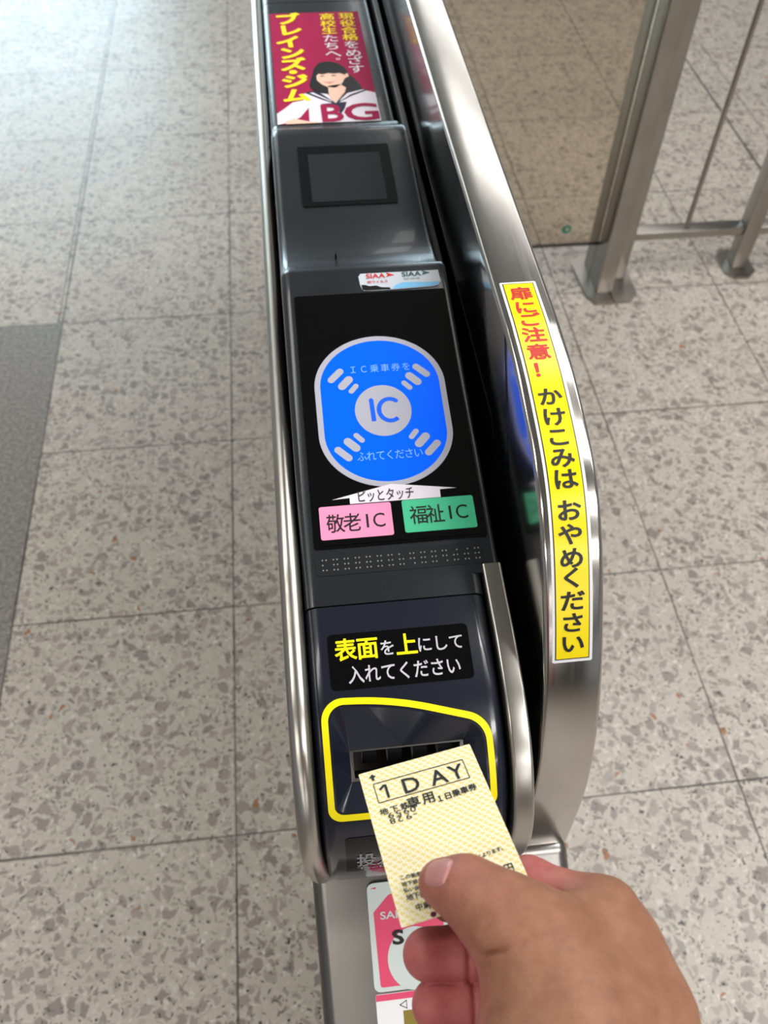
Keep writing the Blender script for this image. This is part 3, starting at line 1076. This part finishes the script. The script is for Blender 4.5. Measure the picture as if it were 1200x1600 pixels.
lettering('small_print', TK, [('em', c, .0062 + i * .0024, -.0628 - i * .0002, .0024, .0024, 0, .015) for i, c in enumerate('この乗車券は')] +
          [('em', c, .0062 + i * .0024, -.0661 - i * .0002, .0024, .0024, 0, .015) for i, c in enumerate('地下鉄に')] +
          [('em', c, .0062 + i * .0024, -.0691 - i * .0002, .0024, .0024, 0, .015) for i, c in enumerate('払い戻し')] +
          [('em', c, .0068 + i * .0029, -.0728 - i * .0002, .0030, .0033, 0, .012) for i, c in enumerate('地下鉄専用')] +
          [('em', c, .0094 + i * .0032, -.0785 - i * .0002, .0033, .0036, 0, .012) for i, c in enumerate('中島公園駅')], INK, ticket, k)
bm = bmesh.new()
stroke(bm, [(.0082, -.0128), (.0104, -.0110), (.0110, -.0108), (.0110, -.0190)], .0012, TK, k)
obj('print_numeral', bm, INK, ticket)
ring('print_box', TK, rect(.0055, .0511, -.0206, -.0084), rect(.0058, .0508, -.0203, -.0087), INK, ticket, k)
plate('arrow', TK, [(.0062, -.0024), (.0078, -.0043), (.0068, -.0043), (.0068, -.0063), (.0055, -.0063), (.0055, -.0043), (.0046, -.0043)], INK, ticket, k, .0001)
plate('stamp_dot', TK, [(.0141 + .0012 * math.cos(2 * math.pi * q / 20), -.0835 + .0011 * math.sin(2 * math.pi * q / 20)) for q in range(20)], PURPLE, ticket, k, .0001)

# ------------------------------------------------------------------ glass partition and railing
gpn = tag(empty('glass_partition', (.83, 1.92, 0)), 'tinted glass partition in a square steel post beside the gate', 'glass partition')
bm = bmesh.new()
add_box(bm, .8150, .8590, 1.850, 1.912, .008, 1.25, .002)
add_box(bm, .8170, .8570, 1.912, 1.926, .008, 1.25)
add_box(bm, .8150, .8590, 1.926, 1.980, .008, 1.25, .002)
obj('post', bm, STEEL_POST, gpn, 40)


def prism(name, pts, z0, z1, m, parent, bev=.0012):
    bm = bmesh.new()
    f = bm.faces.new([bm.verts.new((p[0], p[1], z0)) for p in pts])
    r = bmesh.ops.extrude_face_region(bm, geom=[f])
    for v in r['geom']:
        if isinstance(v, bmesh.types.BMVert):
            v.co.z = z1
    bmesh.ops.recalc_face_normals(bm, faces=bm.faces[:])
    if bev:
        bmesh.ops.bevel(bm, geom=[e for e in bm.edges if abs(e.verts[0].co.z - e.verts[1].co.z) < 1e-6 and e.verts[0].co.z > z0 + 1e-6], offset=bev, segments=2, affect='EDGES')
    return obj(name, bm, m, parent, 40)


prism('base_plate', [(.786, 1.842), (.806, 1.810), (.8525, 1.810), (.8525, 2.02), (.806, 2.02), (.780, 1.99)], 0, .008, STEEL_POST, gpn)
GLASS = bpy.data.materials.new('bronze_glass')
GLASS.use_nodes = True
gt = GLASS.node_tree
gt.nodes.clear()
out = gt.nodes.new('ShaderNodeOutputMaterial')
mx = gt.nodes.new('ShaderNodeMixShader')
trn = gt.nodes.new('ShaderNodeBsdfTransparent')
trn.inputs[0].default_value = (0.82, 0.77, 0.70, 1)
gl = gt.nodes.new('ShaderNodeBsdfGlossy')
gl.inputs['Roughness'].default_value = 0.02
fr = gt.nodes.new('ShaderNodeFresnel')
fr.inputs[0].default_value = 1.45
gt.links.new(fr.outputs[0], mx.inputs[0])
gt.links.new(trn.outputs[0], mx.inputs[1])
gt.links.new(gl.outputs[0], mx.inputs[2])
gt.links.new(mx.outputs[0], out.inputs[0])
box('glass_pane', (.178, .8168, 1.915, 1.923, .121, 1.22), GLASS, gpn)
box('bottom_edge', (.178, .8168, 1.9145, 1.9235, .117, .121), mat('glass_edge_dark', srgb(44, 48, 46), 0.3), gpn)
PG = Plane((.7190, 1.9148, .1700), (1, 0, 0), (0, 0, 1))
ring('glass_logo', PG, [(.0125 * math.cos(2 * math.pi * q / 28), .0125 * math.sin(2 * math.pi * q / 28)) for q in range(28)],
     [(.0055 * math.cos(2 * math.pi * q / 28) + .001, .0055 * math.sin(2 * math.pi * q / 28)) for q in range(28)], TEAL, gpn, .0004)

rl = tag(empty('railing', (1.06, 1.94, 0)), 'low steel railing of square posts and thin rods right of the glass partition', 'railing')
box('post', (.8670, .9100, 1.908, 1.960, .008, 1.25), STEEL_POST, rl, .002)
prism('base_plate', [(.8545, 1.812), (.9000, 1.812), (.927, 1.845), (.930, 1.97), (.9, 2.0), (.8545, 2.0)], 0, .008, STEEL_POST, rl)
box('post', (1.2240, 1.2660, 1.926, 1.968, .008, 1.25), STEEL_POST, rl, .002)
prism('base_plate', [(1.199, 1.910), (1.221, 1.884), (1.262, 1.884), (1.288, 1.91), (1.288, 1.985), (1.262, 2.01), (1.221, 2.01), (1.199, 1.985)], 0, .008, STEEL_POST, rl)
box('bottom_rail', (.9100, 1.2240, 1.932, 1.972, .110, .132), STEEL_POST, rl, .0015)
box('bottom_rail', (1.2660, 2.0, 1.932, 1.972, .110, .132), STEEL_POST, rl, .0015)
box('top_rail', (.8670, 2.0, 1.926, 1.968, 1.25, 1.29), STEEL_POST, rl, .003)
for rx in (1.066, 1.44, 1.62, 1.80):
    bm = bmesh.new()
    bmesh.ops.create_cone(bm, cap_ends=True, segments=16, radius1=.0065, radius2=.0065, depth=1.12, matrix=Matrix.Translation((rx, 1.952, .131 + .56)))
    obj('rod', bm, STEEL_POST, rl, 50)

# ------------------------------------------------------------------ the hand that holds the ticket
# joints: x, y, z, radius (metres)
JOINTS = {
    'thumb_tip': (0.0421, 0.0991, 1.131, 0.0097),
    'thumb_ip': (0.0506, 0.0943, 1.136, 0.0127),
    'thumb_mid': (0.061, 0.0833, 1.14, 0.0145),
    'thumb_mcp': (0.0722, 0.0696, 1.141, 0.0175),
    'thumb_cmc': (0.0752, 0.032, 1.134, 0.0265),
    'index_mcp': (0.1089, 0.0813, 1.122, 0.014),
    'index_pip': (0.0823, 0.1006, 1.112, 0.0096),
    'index_dip': (0.0601, 0.0995, 1.11, 0.009),
    'index_tip': (0.0459, 0.0963, 1.11, 0.008),
    'middle_mcp': (0.1138, 0.068, 1.106, 0.015),
    'middle_pip': (0.0781, 0.0768, 1.098, 0.012),
    'middle_dip': (0.0517, 0.0778, 1.099, 0.0112),
    'middle_tip': (0.0354, 0.079, 1.099, 0.011),
    'ring_mcp': (0.1148, 0.0516, 1.094, 0.014),
    'ring_pip': (0.076, 0.0575, 1.09, 0.0118),
    'ring_dip': (0.0519, 0.0591, 1.091, 0.011),
    'ring_tip': (0.037, 0.0607, 1.091, 0.0108),
    'pinky_mcp': (0.1164, 0.0362, 1.084, 0.0125),
    'pinky_pip': (0.0766, 0.0411, 1.08, 0.01),
    'pinky_dip': (0.0573, 0.042, 1.081, 0.0094),
    'pinky_tip': (0.0457, 0.0433, 1.081, 0.009),
    'index_cmc': (0.1071, 0.0063, 1.126, 0.018),
    'middle_cmc': (0.109, 0.0048, 1.112, 0.018),
    'ring_cmc': (0.1087, 0.0044, 1.098, 0.017),
    'pinky_cmc': (0.1072, 0.0039, 1.088, 0.016),
    'index_meta': (0.1129, 0.0431, 1.122, 0.0165),
    'web_a': (0.0778, 0.0723, 1.134, 0.015),
    'web_b': (0.1116, 0.0671, 1.118, 0.015),
    'dors_a': (0.0859, 0.0503, 1.138, 0.02),
    'wrist': (0.1048, -0.0082, 1.108, 0.026),
}
JOINTS['forearm'] = (.150, -.165, 1.050, .036)
CREASES = [(((0.0493, 0.0682, 1.1447), (0.061, 0.066, 1.1587)), 0.0011, 0.002), (((0.0605, 0.0659, 1.1584), (0.0716, 0.0683, 1.1625)), 0.001, 0.001), (((0.0503, 0.0735, 1.1511), (0.0579, 0.0771, 1.1578)), 0.001, 0.0009), (((0.0502, 0.0639, 1.1431), (0.0606, 0.0614, 1.1583)), 0.001, 0.0005), (((0.0864, 0.0997, 1.1244), (0.0909, 0.1044, 1.121)), 0.001, 0.0008)]
NAIL = ((0.0398, 0.1012, 1.1426), (-0.008500000461935997, 0.004800000227987766, -0.004999999888241291), (-0.657, 0.432, 0.618))


def jv(n):
    return np.array(JOINTS[n][:3], np.float32), np.float32(JOINTS[n][3])


def cap(p, a, b, flat=None):
    (pa, ra), (pb, rb) = jv(a), jv(b)
    ab = pb - pa
    t = np.clip(((p - pa) @ ab) / (ab @ ab), 0, 1)
    d = p - pa - t[:, None] * ab
    return np.sqrt((d * d).sum(1)) - (ra + (rb - ra) * t)


def smin(a, b, k):
    h = np.clip(0.5 + 0.5 * (b - a) / k, 0, 1)
    return b + (a - b) * h - k * h * (1 - h)


def groove(p, joint, nxt, w, depth):
    pj = jv(joint)[0]
    ax = jv(nxt)[0] - pj
    ax = ax / np.linalg.norm(ax)
    q = (p - pj) @ ax
    return depth * np.exp(-(q / w) ** 2)


def hand_sdf(p, parts=False):
    p = p.astype(np.float32)
    # palm: five rays, thenar mass, web, wrist
    meta = cap(p, 'index_mcp', 'index_meta')
    meta = smin(meta, cap(p, 'index_meta', 'index_cmc'), .012)
    for f in ('middle', 'ring', 'pinky'):
        meta = smin(meta, cap(p, f + '_mcp', f + '_cmc'), .014)
    meta = smin(meta, cap(p, 'wrist', 'forearm'), .03)
    for f in ('index', 'middle', 'pinky'):
        meta = smin(meta, cap(p, f + '_cmc', 'wrist'), .02)
    thenar = smin(cap(p, 'thumb_mcp', 'thumb_cmc'), cap(p, 'thumb_cmc', 'wrist'), .02)
    web = smin(cap(p, 'web_a', 'web_b'), cap(p, 'dors_a', 'index_meta'), .012)
    palm = smin(smin(meta, thenar, .022), web, .018)
    th = smin(cap(p, 'thumb_tip', 'thumb_ip'), cap(p, 'thumb_ip', 'thumb_mid'), .006)
    th = smin(th, cap(p, 'thumb_mid', 'thumb_mcp'), .010)
    body = smin(palm, th, .012)
    fs = []
    for f in ('index', 'middle', 'ring', 'pinky'):
        c = cap(p, f + '_dip', f + '_tip')
        c = smin(c, cap(p, f + '_pip', f + '_dip'), .004)
        c = c + groove(p, f + '_dip', f + '_tip', .0012, .0013)
        c = smin(c, cap(p, f + '_mcp', f + '_pip'), .006)
        fs.append(c)
    total = body
    ids = np.zeros(len(p), np.int8)
    for i, c in enumerate(fs):
        r = np.minimum(c, smin(meta, c, .008))
        ids = np.where(r < total, i + 1, ids)
        total = np.minimum(total, r)
    for seg, w, dep in CREASES:
        a, b = np.array(seg[0], np.float32), np.array(seg[1], np.float32)
        ab = b - a
        t = np.clip(((p - a) @ ab) / (ab @ ab), 0, 1)
        dd = p - a - t[:, None] * ab
        total = total + dep * np.exp(-(dd * dd).sum(1) / (w * w)) * np.sin(np.pi * np.clip(t, .06, .94))
    # the ticket is pressed between thumb and finger: skin stops at its faces
    o = np.array(TK.o, np.float32)
    q = p - o
    X, Y, Z = q @ np.array(TK.x, np.float32), q @ np.array(TK.y, np.float32), q @ np.array(TK.n, np.float32)
    g = .0004
    dx = np.maximum(np.maximum(-g - X, X - TW - g), np.maximum(-TL_ - g - Y, Y - g))
    slab = np.maximum(dx, np.abs(Z) - .0005)
    total = np.maximum(total, -slab)
    if parts:
        return total, ids, th
    return total


def surface_net(f, lo, hi, h, blk=8):
    n = np.ceil((hi - lo) / h / blk).astype(int) * blk
    ax = [lo[i] + h * np.arange(n[i] + 1) for i in range(3)]
    D = np.full(n + 1, 1.0, np.float32)
    nb = n // blk
    I = np.stack(np.meshgrid(*[np.arange(k) for k in nb], indexing='ij'), -1).reshape(-1, 3)
    cen = lo + (I + .5) * blk * h
    dc = f(cen)
    rad = blk * h * .87 * 1.15 + .002
    near = np.abs(dc) < rad
    for (i, j, k), d in zip(I[~near], dc[~near]):
        D[i * blk:(i + 1) * blk + 1, j * blk:(j + 1) * blk + 1, k * blk:(k + 1) * blk + 1] = d
    base = np.stack(np.meshgrid(*[np.arange(blk + 1)] * 3, indexing='ij'), -1).reshape(-1, 3)
    blocks = I[near]
    for c in range(0, len(blocks), 64):
        b = blocks[c:c + 64]
        idx = (b[:, None, :] * blk + base[None]).reshape(-1, 3)
        D[idx[:, 0], idx[:, 1], idx[:, 2]] = f(lo + idx * h)
    s = D < 0
    cells = np.zeros(tuple(n), np.int8)
    for dx in (0, 1):
        for dy in (0, 1):
            for dz in (0, 1):
                cells += s[dx:n[0] + dx, dy:n[1] + dy, dz:n[2] + dz]
    act = np.argwhere((cells > 0) & (cells < 8))
    vid = np.full(tuple(n), -1, np.int64)
    vid[act[:, 0], act[:, 1], act[:, 2]] = np.arange(len(act))
    acc = np.zeros((len(act), 3))
    cnt = np.zeros(len(act))
    cor = [np.array((x, y, z)) for x in (0, 1) for y in (0, 1) for z in (0, 1)]
    for a in cor:
        for b in cor:
            if (b - a).sum() == 1 and ((b - a) >= 0).all():
                ia, ib = act + a, act + b
                va, vb = D[ia[:, 0], ia[:, 1], ia[:, 2]], D[ib[:, 0], ib[:, 1], ib[:, 2]]
                m = (va < 0) != (vb < 0)
                t = np.where(m, va / np.where(m, va - vb, 1), 0)
                acc += np.where(m[:, None], a + t[:, None] * (b - a), 0)
                cnt += m
    V = lo + (act + acc / cnt[:, None]) * h
    F = []
    for axis in range(3):
        e = np.zeros(3, int)
        e[axis] = 1
        o1, o2 = [np.eye(3, dtype=int)[(axis + q) % 3] for q in (1, 2)]
        A = s[:n[0] + 1 - e[0], :n[1] + 1 - e[1], :n[2] + 1 - e[2]]
        B = s[e[0]:, e[1]:, e[2]:]
        for pos, flip in ((A & ~B, False), (~A & B, True)):
            g = np.argwhere(pos)
            ok = ((g - o1 - o2) >= 0).all(1) & (g < n).all(1)
            g = g[ok]
            q = [vid[tuple((g + d).T)] for d in (-o1 - o2, -o2, np.zeros(3, int), -o1)]
            q = np.stack(q if not flip else q[::-1], 1)
            F.append(q[(q >= 0).all(1)])
    return V, np.concatenate(F)


lo = np.array([.0, -.19, 1.0])
hi = np.array([.20, .125, 1.185])
HV, HF = surface_net(hand_sdf, lo, hi, .0009)
me = bpy.data.meshes.new('person')
me.from_pydata([tuple(v) for v in HV], [], [tuple(int(i) for i in f) for f in HF])
me.update()
_, ids, thd = hand_sdf(HV, True)
nrm = np.array([tuple(v.normal) for v in me.vertices])
tone = np.where(ids == 0, 0.0, 0.9)
tone = np.where(ids == 1, 0.75 * np.clip(1.35 - np.linalg.norm(HV - np.array(JOINTS['index_pip'][:3]), axis=1) / .026, 0, 1), tone)
# palm side and thumb pad are pinker than the back of the hand
pal = np.clip((-nrm[:, 2] * .7 - nrm[:, 0] * .45 + .05) * 1.3, 0, .8)
tip = np.clip(1 - np.linalg.norm(HV - np.array(JOINTS['thumb_tip'][:3]), axis=1) / .026, 0, 1) * .5 + np.clip(1 - thd / .006, 0, 1) * .12
tone = np.where(ids == 0, np.maximum(pal, tip), tone)
# soften the steps
E_ = np.concatenate([HF[:, [0, 1]], HF[:, [1, 2]], HF[:, [2, 3]], HF[:, [3, 0]]])
for _i in range(14):
    sm = np.zeros(len(HV))
    ct = np.zeros(len(HV))
    np.add.at(sm, E_[:, 0], tone[E_[:, 1]])
    np.add.at(sm, E_[:, 1], tone[E_[:, 0]])
    np.add.at(ct, E_[:, 0], 1)
    np.add.at(ct, E_[:, 1], 1)
    tone = .4 * tone + .6 * sm / np.maximum(ct, 1)
at = me.attributes.new('tone', 'FLOAT', 'POINT')
at.data.foreach_set('value', tone.astype(np.float32))
for p_ in me.polygons:
    p_.use_smooth = True

SKIN = mat('skin', (.5, .3, .2, 1), 0.48, 0, 0.4)
t = NT(SKIN)
an = t.n('ShaderNodeAttribute', attribute_name='tone')
tc = t.n('ShaderNodeTexCoord')
OB = tc.outputs['Object']
mot = t.noise(OB, 90.0, 4.0, 0.6)
tanc = t.mix(t.ramp(mot.outputs[0], .3, .7), srgb(138, 92, 68), srgb(160, 113, 86))
pinkc = t.mix(t.ramp(mot.outputs[0], .3, .7), srgb(178, 86, 90), srgb(194, 108, 108))
t.l(t.mix(an.outputs['Fac'], tanc, pinkc), t.b.inputs['Base Color'])
t.b.inputs['Subsurface Weight'].default_value = 0.12
t.b.inputs['Subsurface Radius'].default_value = (1.0, 0.35, 0.2)
t.b.inputs['Subsurface Scale'].default_value = 0.004
v1 = t.n('ShaderNodeTexVoronoi', feature='DISTANCE_TO_EDGE')
t.l(OB, v1.inputs['Vector'])
v1.inputs['Scale'].default_value = 900.0
wr = t.n('ShaderNodeMapping')
t.l(OB, wr.inputs[0])
wr.inputs['Rotation'].default_value = (0, 0, .5)
wr.inputs['Scale'].default_value = (60, 320, 200)
wn = t.noise(wr.outputs[0], 1.0, 3.0, .6)
hgt = t.math('ADD', t.math('MULTIPLY', v1.outputs['Distance'], 1.2), t.math('MULTIPLY', wn.outputs[0], 1.0))
t.bump(hgt, 0.4, 0.0007)
person = link('person', me, SKIN)
tag(person, 'right hand and bare wrist of a person pinching the yellow ticket', 'person')

# thumb nail, laid on the thumb
if NAIL:
    c, al, nn = [np.array(q, float) for q in NAIL]
    nn /= np.linalg.norm(nn)
    al = al - nn * (al @ nn)
    al /= np.linalg.norm(al)
    sd = np.cross(nn, al)
    bm = bmesh.new()
    NA, NB = 15, 15
    grid = {}
    for i in range(NA):
        for j in range(NB):
            a, b = i / (NA - 1) * 2 - 1, j / (NB - 1) * 2 - 1
            # square to rounded outline
            aa, bb = a * math.sqrt(1 - b * b * .38), b * math.sqrt(1 - a * a * .30)
            p0 = c + al * aa * .0072 + sd * bb * .0064 + nn * .008
            q = p0.copy()
            for _k in range(40):
                d = float(hand_sdf(q[None])[0])
                q = q - nn * d * .8
                if abs(d) < 2e-5:
                    break
            rim = max(abs(a), abs(b))
            lift = .00055 if rim < .95 else -.0002
            grid[i, j] = bm.verts.new(tuple(q + nn * lift))
    for i in range(NA - 1):
        for j in range(NB - 1):
            bm.faces.new((grid[i, j], grid[i + 1, j], grid[i + 1, j + 1], grid[i, j + 1]))
    NM = mat('nail', srgb(184, 128, 122), 0.28, 0, 0.5)
    nail = obj('thumb_nail', bm, NM, person, 80)
    mdn = nail.modifiers.new('soft', 'SUBSURF')
    mdn.levels = mdn.render_levels = 1
